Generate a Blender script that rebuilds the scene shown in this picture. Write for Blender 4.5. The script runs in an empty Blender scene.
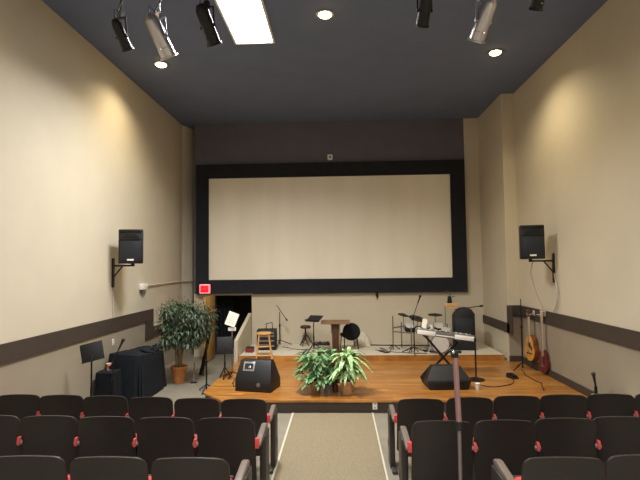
import bpy, bmesh, math, random
from mathutils import Vector, Matrix, Euler
random.seed(7)
PI = math.pi
R = math.radians
SC = bpy.context.scene
COL = SC.collection

# ------------------------------------------------------------------ materials
def lin(c):
    return tuple(((v / 255) / 12.92 if v / 255 <= .04045 else ((v / 255 + .055) / 1.055) ** 2.4) for v in c)

def mat(name, rgb, rough=.6, metal=0, var=.12, scale=12, bump=0, bscale=None, spec=.5, stretch=(1, 1, 1), emit=None, estr=0):
    m = bpy.data.materials.new(name)
    m.use_nodes = True
    nt = m.node_tree
    b = nt.nodes['Principled BSDF']
    c = lin(rgb)
    b.inputs['Roughness'].default_value = rough
    b.inputs['Metallic'].default_value = metal
    b.inputs['Specular IOR Level'].default_value = spec
    b.inputs['Base Color'].default_value = (*c, 1)
    tc = nt.nodes.new('ShaderNodeTexCoord')
    mp = nt.nodes.new('ShaderNodeMapping')
    mp.inputs['Scale'].default_value = stretch
    nt.links.new(tc.outputs['Object'], mp.inputs['Vector'])
    if var:
        n = nt.nodes.new('ShaderNodeTexNoise')
        n.inputs['Scale'].default_value = scale
        n.inputs['Detail'].default_value = 5
        nt.links.new(mp.outputs[0], n.inputs['Vector'])
        r = nt.nodes.new('ShaderNodeValToRGB')
        r.color_ramp.elements[0].position = .3
        r.color_ramp.elements[1].position = .7
        r.color_ramp.elements[0].color = (*[v * (1 - var) for v in c], 1)
        r.color_ramp.elements[1].color = (*[min(1, v * (1 + var)) for v in c], 1)
        nt.links.new(n.outputs['Fac'], r.inputs['Fac'])
        nt.links.new(r.outputs['Color'], b.inputs['Base Color'])
    if bump:
        n2 = nt.nodes.new('ShaderNodeTexNoise')
        n2.inputs['Scale'].default_value = bscale or scale * 4
        nt.links.new(mp.outputs[0], n2.inputs['Vector'])
        bp = nt.nodes.new('ShaderNodeBump')
        bp.inputs['Strength'].default_value = bump
        bp.inputs['Distance'].default_value = .01
        nt.links.new(n2.outputs['Fac'], bp.inputs['Height'])
        nt.links.new(bp.outputs[0], b.inputs['Normal'])
    if emit:
        b.inputs['Emission Color'].default_value = (*lin(emit), 1)
        b.inputs['Emission Strength'].default_value = estr
    return m

M = {}
M['wall'] = mat('painted_wall', (202, 192, 170), .75, var=.03, scale=1.5, bump=.08, bscale=60)
M['wall_low'] = mat('painted_wainscot', (150, 139, 120), .75, var=.04, scale=2, bump=.06, bscale=60)
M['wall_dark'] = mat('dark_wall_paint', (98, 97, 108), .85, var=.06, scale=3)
M['band'] = mat('dark_brown_trim', (64, 54, 47), .6, var=.08, scale=8)
M['ceil'] = mat('dark_ceiling', (102, 114, 142), .9, var=.06, scale=2)  # lens-flare haze put into the base colour, lifted and bluer
M['concrete'] = mat('concrete', (130, 124, 110), .55, var=.1, scale=4, bump=.05)
M['carpet_white'] = mat('pale_carpet', (205, 196, 176), .95, var=.1, scale=40, bump=.3, bscale=200)
M['mask'] = mat('black_velvet', (40, 42, 47), .95, var=.1, scale=6, spec=.2)
M['black'] = mat('black_plastic', (19, 19, 21), .55, var=.1, scale=30)
M['blackm'] = mat('black_metal', (22, 22, 23), .4, .3, var=0)
M['blackcloth'] = mat('black_cloth', (24, 27, 32), .9, var=.2, scale=8, spec=.2)
M['grille'] = mat('speaker_grille', (38, 42, 48), .5, .3, var=.3, scale=300)
M['shell'] = mat('dark_seat_shell', (31, 24, 22), .42, var=.1, scale=5)
M['red'] = mat('red_upholstery', (200, 66, 64), .85, var=.12, scale=60)
M['arm'] = mat('armrest_brown', (104, 92, 82), .5, var=.08)
M['std'] = mat('seat_standard', (46, 40, 37), .45, var=.1)
M['chrome'] = mat('chrome', (205, 205, 205), .22, 1, var=0)
M['steel'] = mat('brushed_silver', (190, 186, 190), .28, .9, var=.05, scale=40)
M['white'] = mat('white_paint', (232, 230, 222), .5, var=.03)
M['paper'] = mat('white_paper', (240, 234, 218), .8, var=.05, scale=30)
M['terra'] = mat('terracotta', (178, 112, 58), .7, var=.15, scale=14)
M['tan'] = mat('tan_pot', (182, 140, 100), .7, var=.12, scale=14)
M['greypot'] = mat('grey_blue_pot', (110, 112, 116), .5, var=.1)
M['brown'] = mat('dark_brown_wood', (74, 45, 32), .5, var=.25, scale=14, stretch=(4, 4, .6))
M['lecttop'] = mat('lectern_wood', (132, 100, 72), .5, var=.2, scale=12, stretch=(.5, 4, 4))
M['cream'] = mat('cream_paint', (205, 186, 140), .6, var=.05)
M['pine'] = mat('pine_wood', (206, 160, 96), .45, var=.2, scale=18, stretch=(3, 3, .4))
M['doorwood'] = mat('honey_door_wood', (190, 146, 78), .5, var=.25, scale=9, stretch=(3, 3, .5))
M['block'] = mat('wood_block', (226, 178, 122), .5, var=.12, scale=14)
M['cymbal'] = mat('dark_rubber_cymbal', (42, 40, 34), .4, .2, var=.1)
M['drumhead'] = mat('drum_head', (196, 192, 184), .6, var=.05)
M['leaf_f'] = mat('ficus_leaf', (74, 89, 68), .5, var=.4, scale=9)
M['leaf_p'] = mat('pothos_leaf', (104, 146, 96), .45, var=.5, scale=16)
M['leaf_d'] = mat('striped_leaf', (160, 194, 134), .45, var=.5, scale=26)
M['stem'] = mat('plant_stem', (136, 112, 74), .8, var=.2)
M['soil'] = mat('soil', (50, 38, 28), .95, var=.3, scale=60)
M['guitar'] = mat('spruce_top', (206, 148, 62), .3, var=.18, scale=10, stretch=(6, 6, .5))
M['guitar_red'] = mat('red_lacquer', (100, 34, 40), .25, var=.12)
M['gside'] = mat('guitar_side', (120, 66, 30), .35, var=.15)
M['neck'] = mat('maple_neck', (196, 176, 150), .4, var=.1)
M['pole'] = mat('brown_pole', (138, 104, 100), .4, .2, var=.05)
M['pole2'] = mat('grey_tube', (128, 118, 114), .35, .5, var=.05)
M['cable'] = mat('grey_cable', (196, 186, 170), .6, var=0)
M['cableb'] = mat('black_cable', (30, 28, 26), .6, var=0)
M['strip'] = mat('pale_edge_strip', (196, 190, 172), .5, var=.06)
M['glass'] = mat('clear_plastic', (210, 205, 190), .15, var=0)
M['cup'] = mat('paper_cup', (226, 190, 170), .6, var=.05)
M['cupband'] = mat('red_cup_band', (190, 80, 60), .6, var=.05)
M['redbox'] = mat('red_box', (120, 40, 36), .6, var=.1)
M['tube'] = mat('fluorescent_diffuser', (250, 250, 250), .5, var=0, emit=(246, 250, 255), estr=9)
M['bulb'] = mat('warm_bulb', (255, 235, 190), .5, var=0, emit=(255, 214, 140), estr=22)
M['exitred'] = mat('exit_red_glow', (190, 10, 30), .5, var=0, emit=(255, 10, 40), estr=.95)
M['exitpink'] = mat('exit_housing_glow', (250, 190, 200), .5, var=0, emit=(255, 140, 150), estr=.5)
M['exitletter'] = mat('exit_letters', (250, 90, 100), .5, var=0, emit=(255, 60, 80), estr=.3)
M['dark'] = mat('dark_alcove', (62, 55, 48), .9, var=.1)
M['keywhite'] = mat('key_white', (244, 244, 240), .35, var=0)
M['silverkb'] = mat('keyboard_silver', (200, 198, 194), .35, .2, var=.04)
M['kbgrey'] = mat('keyboard_grey', (110, 106, 100), .4, var=.05)

def carpet_mat():
    m = mat('aisle_carpet', (150, 132, 106), .95, var=0)
    nt = m.node_tree; b = nt.nodes['Principled BSDF']; mp = [n for n in nt.nodes if n.type == 'MAPPING'][0]
    v = nt.nodes.new('ShaderNodeTexVoronoi'); v.inputs['Scale'].default_value = 60
    n = nt.nodes.new('ShaderNodeTexNoise'); n.inputs['Scale'].default_value = 110; n.inputs['Detail'].default_value = 6
    nt.links.new(mp.outputs[0], v.inputs['Vector']); nt.links.new(mp.outputs[0], n.inputs['Vector'])
    a = nt.nodes.new('ShaderNodeMath'); a.operation = 'ADD'
    nt.links.new(v.outputs['Distance'], a.inputs[0]); nt.links.new(n.outputs['Fac'], a.inputs[1])
    r = nt.nodes.new('ShaderNodeValToRGB')
    r.color_ramp.elements[0].position = .55; r.color_ramp.elements[0].color = (*lin((100, 90, 70)), 1)
    r.color_ramp.elements[1].position = 1.15; r.color_ramp.elements[1].color = (*lin((134, 122, 98)), 1)
    nt.links.new(a.outputs[0], r.inputs['Fac']); nt.links.new(r.outputs[0], b.inputs['Base Color'])
    return m
M['carpet'] = carpet_mat()

def deck_mat():
    m = mat('stage_planks', (190, 120, 50), .28, var=0)
    nt = m.node_tree; b = nt.nodes['Principled BSDF']; tc = [n for n in nt.nodes if n.type == 'TEX_COORD'][0]
    br = nt.nodes.new('ShaderNodeTexBrick')
    br.inputs['Scale'].default_value = 1
    br.inputs['Brick Width'].default_value = 1.6
    br.inputs['Row Height'].default_value = .085
    br.inputs['Mortar Size'].default_value = .003
    br.inputs['Color1'].default_value = (*lin((168, 113, 52)), 1)
    br.inputs['Color2'].default_value = (*lin((196, 142, 74)), 1)
    br.inputs['Mortar'].default_value = (*lin((120, 70, 28)), 1)
    nt.links.new(tc.outputs['Object'], br.inputs['Vector'])
    mp = nt.nodes.new('ShaderNodeMapping'); mp.inputs['Scale'].default_value = (1.2, 14, 1)
    nt.links.new(tc.outputs['Object'], mp.inputs['Vector'])
    n = nt.nodes.new('ShaderNodeTexNoise'); n.inputs['Scale'].default_value = 2.2; n.inputs['Detail'].default_value = 7
    nt.links.new(mp.outputs[0], n.inputs['Vector'])
    r = nt.nodes.new('ShaderNodeValToRGB')
    r.color_ramp.elements[0].position = .3; r.color_ramp.elements[0].color = (.52, .43, .35, 1)
    r.color_ramp.elements[1].position = .68; r.color_ramp.elements[1].color = (1.12, 1.1, 1.05, 1)
    nt.links.new(n.outputs['Fac'], r.inputs['Fac'])
    mx = nt.nodes.new('ShaderNodeMix'); mx.data_type = 'RGBA'; mx.blend_type = 'MULTIPLY'; mx.inputs[0].default_value = 1
    nt.links.new(br.outputs['Color'], mx.inputs[6]); nt.links.new(r.outputs[0], mx.inputs[7])
    nt.links.new(mx.outputs[2], b.inputs['Base Color'])
    return m
M['deck'] = deck_mat()

def screen_mat():
    m = mat('screen_fabric', (226, 216, 190), .7, var=0)
    nt = m.node_tree; b = nt.nodes['Principled BSDF']; mp = [n for n in nt.nodes if n.type == 'MAPPING'][0]
    mp.inputs['Scale'].default_value = (1.6, 1, .25)
    n = nt.nodes.new('ShaderNodeTexNoise'); n.inputs['Scale'].default_value = 1.2; n.inputs['Detail'].default_value = 3
    nt.links.new(mp.outputs[0], n.inputs['Vector'])
    r = nt.nodes.new('ShaderNodeValToRGB')
    r.color_ramp.elements[0].position = .35; r.color_ramp.elements[0].color = (*lin((234, 227, 208)), 1)
    r.color_ramp.elements[1].position = .65; r.color_ramp.elements[1].color = (*lin((240, 234, 216)), 1)
    nt.links.new(n.outputs['Fac'], r.inputs['Fac']); nt.links.new(r.outputs[0], b.inputs['Base Color'])
    return m
M['screen'] = screen_mat()

# ------------------------------------------------------------------ mesh helpers
class MB:
    def __init__(s): s.bm = bmesh.new(); s.mi = 0
    def _tag(s, faces):
        for f in faces: f.material_index = s.mi
    def box(s, c, size, rot=None):
        mt = Matrix.Translation(c)
        if rot: mt = mt @ Euler(rot).to_matrix().to_4x4()
        mt = mt @ Matrix.Diagonal((*size, 1))
        r = bmesh.ops.create_cube(s.bm, size=1, matrix=mt)
        s._tag({f for v in r['verts'] for f in v.link_faces}); return s
    def tube(s, a, b, r0, r1=None, n=10):
        a, b = Vector(a), Vector(b); r1 = r0 if r1 is None else r1
        d = b - a
        q = d.to_track_quat('Z', 'Y').to_matrix().to_4x4()
        r = bmesh.ops.create_cone(s.bm, cap_ends=True, segments=n, radius1=r0, radius2=r1, depth=d.length,
                                  matrix=Matrix.Translation((a + b) / 2) @ q)
        s._tag({f for v in r['verts'] for f in v.link_faces}); return s
    def path(s, pts, r, n=6):
        pts = [Vector(p) for p in pts]; rings = []
        for i, p in enumerate(pts):
            d = (pts[min(i + 1, len(pts) - 1)] - pts[max(i - 1, 0)]).normalized()
            q = d.to_track_quat('Z', 'Y')
            rings.append([s.bm.verts.new(p + q @ Vector((r * math.cos(2 * PI * k / n), r * math.sin(2 * PI * k / n), 0))) for k in range(n)])
        for i in range(len(rings) - 1):
            for k in range(n):
                s.bm.faces.new((rings[i][k], rings[i][(k + 1) % n], rings[i + 1][(k + 1) % n], rings[i + 1][k])).material_index = s.mi
        for rg in (rings[0][::-1], rings[-1]): s.bm.faces.new(rg).material_index = s.mi
        return s
    def lathe(s, prof, c=(0, 0, 0), n=24, rot=None):
        mt = Matrix.Translation(c)
        if rot: mt = mt @ Euler(rot).to_matrix().to_4x4()
        rings = [[s.bm.verts.new(mt @ Vector((r * math.cos(2 * PI * k / n), r * math.sin(2 * PI * k / n), z))) for k in range(n)] for r, z in prof]
        for i in range(len(rings) - 1):
            for k in range(n):
                s.bm.faces.new((rings[i][k], rings[i][(k + 1) % n], rings[i + 1][(k + 1) % n], rings[i + 1][k])).material_index = s.mi
        s.bm.faces.new(rings[0][::-1]).material_index = s.mi; s.bm.faces.new(rings[-1]).material_index = s.mi
        return s
    def prism(s, pts, ext, mt=None):
        """polygon pts (3D) swept by the vector ext"""
        mt = mt or Matrix()
        e = Vector(ext)
        a = [s.bm.verts.new(mt @ Vector(p)) for p in pts]; b = [s.bm.verts.new(mt @ (Vector(p) + e)) for p in pts]
        fs = [s.bm.faces.new(a[::-1]), s.bm.faces.new(b)]
        n = len(a)
        for i in range(n): fs.append(s.bm.faces.new((a[i], a[(i + 1) % n], b[(i + 1) % n], b[i])))
        s._tag(fs); return s
    def quad(s, *p):
        s.bm.faces.new([s.bm.verts.new(q) for q in p]).material_index = s.mi; return s
    def ball(s, c, r, sc=(1, 1, 1), rot=None, sub=2):
        mt = Matrix.Translation(c)
        if rot: mt = mt @ Euler(rot).to_matrix().to_4x4()
        rr = bmesh.ops.create_icosphere(s.bm, subdivisions=sub, radius=r, matrix=mt @ Matrix.Diagonal((*sc, 1)))
        s._tag({f for v in rr['verts'] for f in v.link_faces}); return s
    def build(s, name, mats, parent=None, bevel=0, seg=2, recalc=True, smooth=True):
        if recalc: bmesh.ops.recalc_face_normals(s.bm, faces=s.bm.faces)
        if bevel:
            es = [e for e in s.bm.edges if len(e.link_faces) == 2 and e.calc_face_angle(0) > R(32)]
            bmesh.ops.bevel(s.bm, geom=es, offset=bevel, segments=seg, affect='EDGES', profile=.5, clamp_overlap=True)
        me = bpy.data.meshes.new(name); s.bm.to_mesh(me); s.bm.free()
        if smooth:
            me.shade_smooth(); me.set_sharp_from_angle(angle=R(35))
        for m in (mats if isinstance(mats, (list, tuple)) else [mats]): me.materials.append(M[m])
        o = bpy.data.objects.new(name, me); COL.objects.link(o)
        if parent: o.parent = parent
        return o

def tag(o, label, cat, group=None, kind=None):
    o['label'] = label; o['category'] = cat
    if group: o['group'] = group
    if kind: o['kind'] = kind
    return o
def thing(name, label, cat, loc=(0, 0, 0), rz=0, group=None):
    o = bpy.data.objects.new(name, None); COL.objects.link(o)
    o.location = loc; o.rotation_euler = (0, 0, rz); o.empty_display_size = .1
    return tag(o, label, cat, group)
def struct(o, label=None, cat=None):
    o['kind'] = 'structure'
    if label: o['label'] = label
    if cat: o['category'] = cat
    return o
def dup(root, loc, rz, label):
    kids = list(root.children)
    r = root.copy(); COL.objects.link(r); r.location = loc; r.rotation_euler = (0, 0, rz); r['label'] = label
    for ch in kids:
        c = ch.copy(); COL.objects.link(c); c.parent = r
        for g in ch.children:
            d = g.copy(); COL.objects.link(d); d.parent = c
    return r

# ------------------------------------------------------------------ setting
XL, XR, XRI, YB, YJ, ZC, YR = -4.06, 3.86, 3.59, 12.25, 10.5, 6.0, -6.0
def zf(y):
    ks = [(-6, .8), (0, .5), (2.7, .25), (3.85, .25), (3.95, .155), (4.85, .155), (5.15, 0), (20, 0)]
    for (a, za), (b, zb) in zip(ks, ks[1:]):
        if a <= y <= b: return za + (zb - za) * (y - a) / (b - a)
    return 0
ys = [-6, 0, 2.7, 3.85, 3.95, 4.85, 5.15, 13.6]
m = MB()
m.prism([(0, y, zf(y)) for y in ys] + [(0, 13.6, -.3), (0, -6, -.3)], (8.6, 0, 0), Matrix.Translation((-4.4, 0, 0)))
struct(m.build('floor', 'concrete', smooth=False), 'grey concrete auditorium floor', 'floor')
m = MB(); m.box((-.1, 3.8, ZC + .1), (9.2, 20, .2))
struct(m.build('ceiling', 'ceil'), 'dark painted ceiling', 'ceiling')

def wall_plate(mb, x0, x1, y0, y1):
    mb.mi = 1; mb.box(((x0 + x1) / 2, (y0 + y1) / 2, .55), (x1 - x0, y1 - y0, 1.3))
    mb.mi = 0; mb.box(((x0 + x1) / 2, (y0 + y1) / 2, 3.6), (x1 - x0, y1 - y0, 4.8))
m = MB()
m.mi = 1; m.box((XL - .1, 2.15, .57), (.2, 16.3, 1.34)); m.box((XL - .1, 11.27, .37), (.2, 1.94, .94))
m.mi = 0; m.box((XL - .1, 2.15, 3.62), (.2, 16.3, 4.76)); m.box((XL - .1, 11.27, 3.42), (.2, 1.94, 5.16))
CORNER = MB()
for mi_, z0, z1 in ((1, -.1, .84), (0, .84, 6.0)):
    CORNER.mi = mi_; CORNER.prism([(XL, 12.24, z0), (-3.58, 13.24, z0), (-3.78, 13.34, z0), (XL - .2, 12.24, z0)], (0, 0, z1 - z0))
struct(m.build('wall_left', ['wall', 'wall_low'], smooth=False), 'beige side wall with darker lower half beside the ficus', 'wall')
struct(CORNER.build('wall_corner', ['wall', 'wall_low'], smooth=False), 'angled end of the side wall beside the screen', 'wall')
m = MB()
m.mi = 1; m.box((XR + .1, (YR + YJ) / 2, .57), (.2, YJ - YR, 1.34))
m.mi = 0; m.box((XR + .1, (YR + YJ) / 2, 3.62), (.2, YJ - YR, 4.76))
m.mi = 0; m.box(((XRI + XR + .2) / 2, (YJ + YB + .2) / 2, 2.95), (XR + .2 - XRI, YB + .2 - YJ, 6.1))
m.mi = 1; m.box((XR - (XR - XRI) / 2 + .004, YJ - .002, .57), (XR - XRI - .008, .01, 1.34))
struct(m.build('wall_right', ['wall', 'wall_low'], smooth=False), 'beige side wall with a jog where the stage begins', 'wall')
# back wall: dark above, beige below, with the exit opening cut out
DX0, DX1, DZ = -3.25, -2.25, 1.55
m = MB()
m.mi = 0
m.box(((3.22 + XRI) / 2, YB + .1, 3), (XRI - 3.22, .2, 6))
m.box(((DX1 + 3.22) / 2, YB + .1, .8), (3.22 - DX1, .2, 1.6))
m.box(((-3.74 + DX0) / 2, YB + .1, .8), (DX0 + 3.74, .2, 1.6))
m.box(((DX0 + DX1) / 2, YB + .1, (DZ + 1.6) / 2), (DX1 - DX0, .2, 1.6 - DZ))
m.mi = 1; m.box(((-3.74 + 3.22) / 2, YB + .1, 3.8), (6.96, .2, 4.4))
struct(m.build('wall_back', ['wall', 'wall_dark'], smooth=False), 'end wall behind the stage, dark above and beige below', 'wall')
m = MB(); m.box((-.1, YR - .1, 3), (8.4, .2, 6.2))
struct(m.build('wall_rear', 'wall', smooth=False), 'rear wall behind the seats', 'wall')
# alcove behind the exit opening
m = MB()
m.box((DX0 - .05, YB + .85, .7), (.1, 1.3, 1.9)); m.box((DX1 + .05, YB + .85, .7), (.1, 1.3, 1.9))
m.box(((DX0 + DX1) / 2, YB + 1.5, .7), (1.2, .1, 1.9)); m.box(((DX0 + DX1) / 2, YB + .85, DZ + .05), (1.2, 1.3, .1))
struct(m.build('wall_alcove', 'dark'), 'dark alcove behind the exit opening', 'wall')
# trims
m = MB()
m.box((XL + .012, (YR + 10.32) / 2, 1.28), (.024, 10.32 - YR, .24))
m.box((XL + .012, 10.12, .97), (.024, .4, .38))
m.box((XL + .012, (10.32 + 12.2) / 2, .9), (.024, 12.2 - 10.32, .22))
struct(m.build('trim_left', 'band', smooth=False), 'dark band stepping down along the wall beside the ficus', 'trim')
m = MB()
m.box((XR - .012, (YR + YJ) / 2, 1.27), (.024, YJ - YR, .24))
m.box(((XRI + XR) / 2, YJ - .012, 1.27), (XR - XRI + .024, .024, .24))
m.box((XRI - .012, 10.35, 1.095), (.024, .3, .59))
m.box((XRI - .012, (10.36 + YB) / 2, .91), (.024, YB - 10.36, .2))
struct(m.build('trim_right', 'band', smooth=False), 'dark band stepping down along the wall behind the guitars', 'trim')
m = MB()
m.box((XR - .012, (7.5 + YJ) / 2, .26), (.024, YJ - 7.5, .12)); m.box(((XRI + XR) / 2, YJ - .012, .26), (XR - XRI, .024, .12))
struct(m.build('baseboard_right', 'band', smooth=False), 'dark baseboard where the stage meets the wall', 'baseboard')
m = MB(); m.box((.5, YB - .012, 1.585), (5.44, .024, .022))
struct(m.build('trim_1', 'kbgrey', smooth=False), 'thin grey strip under the screen surround', 'trim')

# stage
ZS, ZT = .2, .32
outl = [(-2.3, 8.04), (-1.87, 7.56), (XR - .02, 7.56), (XR - .02, YJ - .02), (XRI - .02, YJ - .02), (XRI - .02, 10.7), (-2.24, 10.7), (-2.3, 10.5)]
m = MB(); m.prism([(x, y, ZS - .03) for x, y in outl], (0, 0, .03))
st = m.build('floor_stage', 'deck', smooth=False)
struct(st, 'polished plank stage with a clipped corner', 'stage')
inn = [(-2.27, 8.06), (-1.86, 7.6), (XR - .03, 7.6), (XR - .03, YJ - .05), (XRI - .04, YJ - .05), (XRI - .04, 10.65), (-2.2, 10.65)]
m = MB(); m.prism([(x, y, 0.001) for x, y in inn], (0, 0, ZS - .03)); m.build('riser', 'band', st, smooth=False)
m = MB(); m.box((.64, 11.43, (ZS - .005 + ZT) / 2), (5.76, 1.62, ZT - ZS + .005))
ti = m.build('floor_tier', 'carpet_white', smooth=False)
struct(ti, 'upper stage tier with pale carpet', 'stage')
m = MB(); m.box((.64, 10.61, .26), (5.76, .024, .122)); m.build('riser', 'deck', ti, smooth=False)
m = MB()
m.prism([(0, 10.56, 0.001), (0, YB - .005, 0.001), (0, YB - .005, 1.1), (0, 10.56, .66)], (.08, 0, 0), Matrix.Translation((-2.335, 0, 0)))
struct(m.build('wall_partition', 'wall', smooth=False), 'low sloping beige half wall between stage and exit', 'wall')
# open door leaf
d = thing('door_1', 'honey-coloured wooden door standing open under the exit sign', 'door', (-3.2, 12.2, 0)); struct(d)
m = MB(); m.box((0, -.45, .79), (.045, .88, 1.56)); dl = m.build('leaf', 'doorwood', d, bevel=.004)
m = MB()
for z in (.42, 1.12): m.box((.028, -.45, z), (.014, .58, .46))
m.build('door_panel', 'doorwood', d, bevel=.006)
m = MB(); m.tube((.02, -.82, .8), (.07, -.82, .8), .011); m.ball((.08, -.82, .8), .026); m.build('handle', 'chrome', d)
m = MB()
pts = []
for i in range(49):
    u = i / 48
    pts.append((DX0 + .02 + u * .42, YB + .35 + .035 * math.sin(u * 8 * PI), 0))
for i in range(48):
    a, b = pts[i], pts[i + 1]
    m.quad((a[0], a[1], .01), (b[0], b[1], .01), (b[0], b[1], 1.53), (a[0], a[1], 1.53))
bmesh.ops.remove_doubles(m.bm, verts=m.bm.verts, dist=.0005)
bmesh.ops.solidify(m.bm, geom=m.bm.faces[:], thickness=.006)
tag(m.build('curtain', 'blackcloth'), 'black folded curtain hanging in the exit opening', 'curtain')

# carpet runner
m = MB()
ysr = [-5.9, 0, 2.7, 3.85, 3.95, 4.85, 5.15, 7.57]
def runner(mb, x0, x1, h):
    mb.prism([(x0, y, zf(y) - .002) for y in ysr] + [(x0, y, zf(y) + h) for y in ysr[::-1]], (x1 - x0, 0, 0))
cr = thing('carpet_runner', 'beige flecked carpet runner along the centre aisle', 'carpet', (0, 0, 0))
runner(m, -.74, .47, .008); m.build('pile', 'carpet', cr, smooth=False)
for x0, x1 in ((-.765, -.74), (.47, .49)):
    m = MB(); runner(m, x0, x1, .013); m.build('edge_strip', 'strip', cr, smooth=False)

# screen
s = thing('projection_screen', 'wide pale projection screen in a black surround above the stage', 'screen', (0, YB - .06, 0))
SX0, SX1, SZ0, SZ1 = -3.34, 2.83, 1.95, 4.56
FX0, FX1, FZ0, FZ1 = -3.66, 3.19, 1.6, 4.92
m = MB(); m.box(((SX0 + SX1) / 2, .01, (SZ0 + SZ1) / 2), (SX1 - SX0 + .06, .02, SZ1 - SZ0 + .06)); m.build('screen_fabric', 'screen', s)
m = MB()
for x0, x1, z0, z1 in ((FX0, SX0, FZ0, FZ1), (SX1, FX1, FZ0, FZ1), (SX0, SX1, SZ1, FZ1), (SX0, SX1, FZ0, SZ0)):
    m.box(((x0 + x1) / 2, .0, (z0 + z1) / 2), (x1 - x0, .1, z1 - z0))
m.build('masking', 'mask', s, smooth=False)
m = MB(); m.box((0, 0, .06), (.13, .07, .14)); 
o = thing('wall_sensor', 'small white box on the dark wall above the screen', 'sensor', (-.2, YB - .036, 5.0)); m.build('housing', 'white', o, bevel=.008)
m = MB(); m.lathe([(.03, 0), (.03, .008), (.012, .012)], (0, -.036, .06), 14, (PI / 2, 0, 0)); m.build('lens', 'kbgrey', o)
# exit sign
e = thing('exit_sign', 'glowing red exit sign at the lower corner of the screen surround', 'sign', (-3.42, YB - .17, 1.61))
m = MB(); m.box((.01, 0, .12), (.27, .08, .235)); m.build('housing', 'exitpink', e, bevel=.015)
m = MB(); m.box((.01, -.044, .12), (.21, .012, .17)); m.build('face', 'exitred', e, bevel=.004)
cu = bpy.data.curves.new('lettering', 'FONT'); cu.body = 'EXIT'; cu.size = .098; cu.extrude = .003; cu.align_x = 'CENTER'; cu.align_y = 'CENTER'
tmp = bpy.data.objects.new('lettering_source', cu); COL.objects.link(tmp)
bpy.context.view_layer.update()
me = bpy.data.meshes.new_from_object(tmp.evaluated_get(bpy.context.evaluated_depsgraph_get()))
bpy.data.objects.remove(tmp)
me.name = 'lettering'; me.materials.clear(); me.materials.append(M['exitletter'])
lo = bpy.data.objects.new('lettering', me); COL.objects.link(lo); lo.parent = e; lo.location = (.01, -.053, .12); lo.rotation_euler = (PI / 2, 0, 0)

# ------------------------------------------------------------------ theatre seats
def seat_shell(mb, w0, w1, z0, z1, r, th, curve, lean, arch=.012, nu=14, nv=14, yoff=0):
    H = z1 - z0
    def P(u, k, side):
        v = k * H
        hw = (w0 + (w1 - w0) * k) / 2
        if v > H - r: hw = hw - r + math.sqrt(max(0, r * r - (v - (H - r)) ** 2))
        if v < r * .7: hw = hw - r * .7 + math.sqrt(max(0, (r * .7) ** 2 - (r * .7 - v) ** 2))
        x = u * hw
        z = z0 + v + arch * (1 - u * u) * k
        y = yoff - lean * k - curve * (1 - (x / (w0 / 2)) ** 2) + side * th
        return (x, y, z)
    g = [[[mb.bm.verts.new(P(-1 + 2 * i / nu, 1 - (1 - j / nv) ** 1.6, sd)) for i in range(nu + 1)] for j in range(nv + 1)] for sd in (0, 1)]
    for sd in (0, 1):
        for j in range(nv):
            for i in range(nu):
                mb.bm.faces.new((g[sd][j][i], g[sd][j][i + 1], g[sd][j + 1][i + 1], g[sd][j + 1][i]))
    for j in range(nv):
        for i in (0, nu): mb.bm.faces.new((g[0][j][i], g[0][j + 1][i], g[1][j + 1][i], g[1][j][i]))
    for i in range(nu):
        for j in (0, nv): mb.bm.faces.new((g[0][j][i], g[0][j][i + 1], g[1][j][i + 1], g[1][j][i]))

def arm_parts(t, x, aisle=False):
    m = MB()
    pr = [(0, .04, .585), (0, .45, .61), (0, .48, .63), (0, .47, .655), (0, .41, .665), (0, .05, .63), (0, .03, .61)]
    m.prism(pr, (.055, 0, 0), Matrix.Translation((x - .0275, 0, 0))); m.build('armrest', 'arm', t, bevel=.012)
    m = MB(); m.box((x, .29, .31), (.03, .36, .58)) if not aisle else m.box((x + (.012 if x > 0 else -.012), .36, .31), (.058, .24, .6))
    m.box((x, .27, .02), (.06, .34, .036))
    if aisle:
        m.ball((x + (.012 if x > 0 else -.012), .42, .24), .075, (.5, 1.1, 1.5))
        m.box((x, .4, .55), (.04, .16, .08))
    m.build('standard', 'std', t, bevel=.012)
    sgn = 1 if x < 0 else -1
    m = MB(); m.box((x + sgn * (.006 if aisle else .0), .045, .62), (.022 if not aisle else .034, .04, .07 if not aisle else .085)); m.build('armrest_pad', 'red', t, bevel=.005)

def make_seat(double, aisle_sign):
    """origin on the floor under the top of the backrest, front towards +Y; the aisle-end seat carries an extra arm on the aisle side"""
    t = thing('theatre_seat', '', 'theatre seat')
    m = MB(); seat_shell(m, .508, .5, .2, .84, .075, .02, .035, .1, yoff=.12); m.build('backrest_shell', 'shell', t)
    m = MB(); seat_shell(m, .37, .36, .3, .76, .07, .05, .03, .08, yoff=.14); m.build('back_cushion', 'red', t)
    m = MB(); m.box((0, .3, .42), (.42, .09, .34), (R(-8), 0, 0)); m.build('seat_cushion', 'red', t, bevel=.035, seg=3)
    m = MB(); m.box((0, .365, .41), (.41, .02, .33), (R(-8), 0, 0)); m.build('seat_pan', 'shell', t, bevel=.008)
    for sgn in (-1, 1):
        if sgn == -aisle_sign: arm_parts(t, sgn * .267)
        elif double: arm_parts(t, sgn * .277, True)
    return t
protos = {}
nth = ['at the aisle end', 'second from the aisle', 'third from the aisle', 'fourth from the aisle', 'fifth from the aisle', 'sixth from the aisle']
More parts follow.
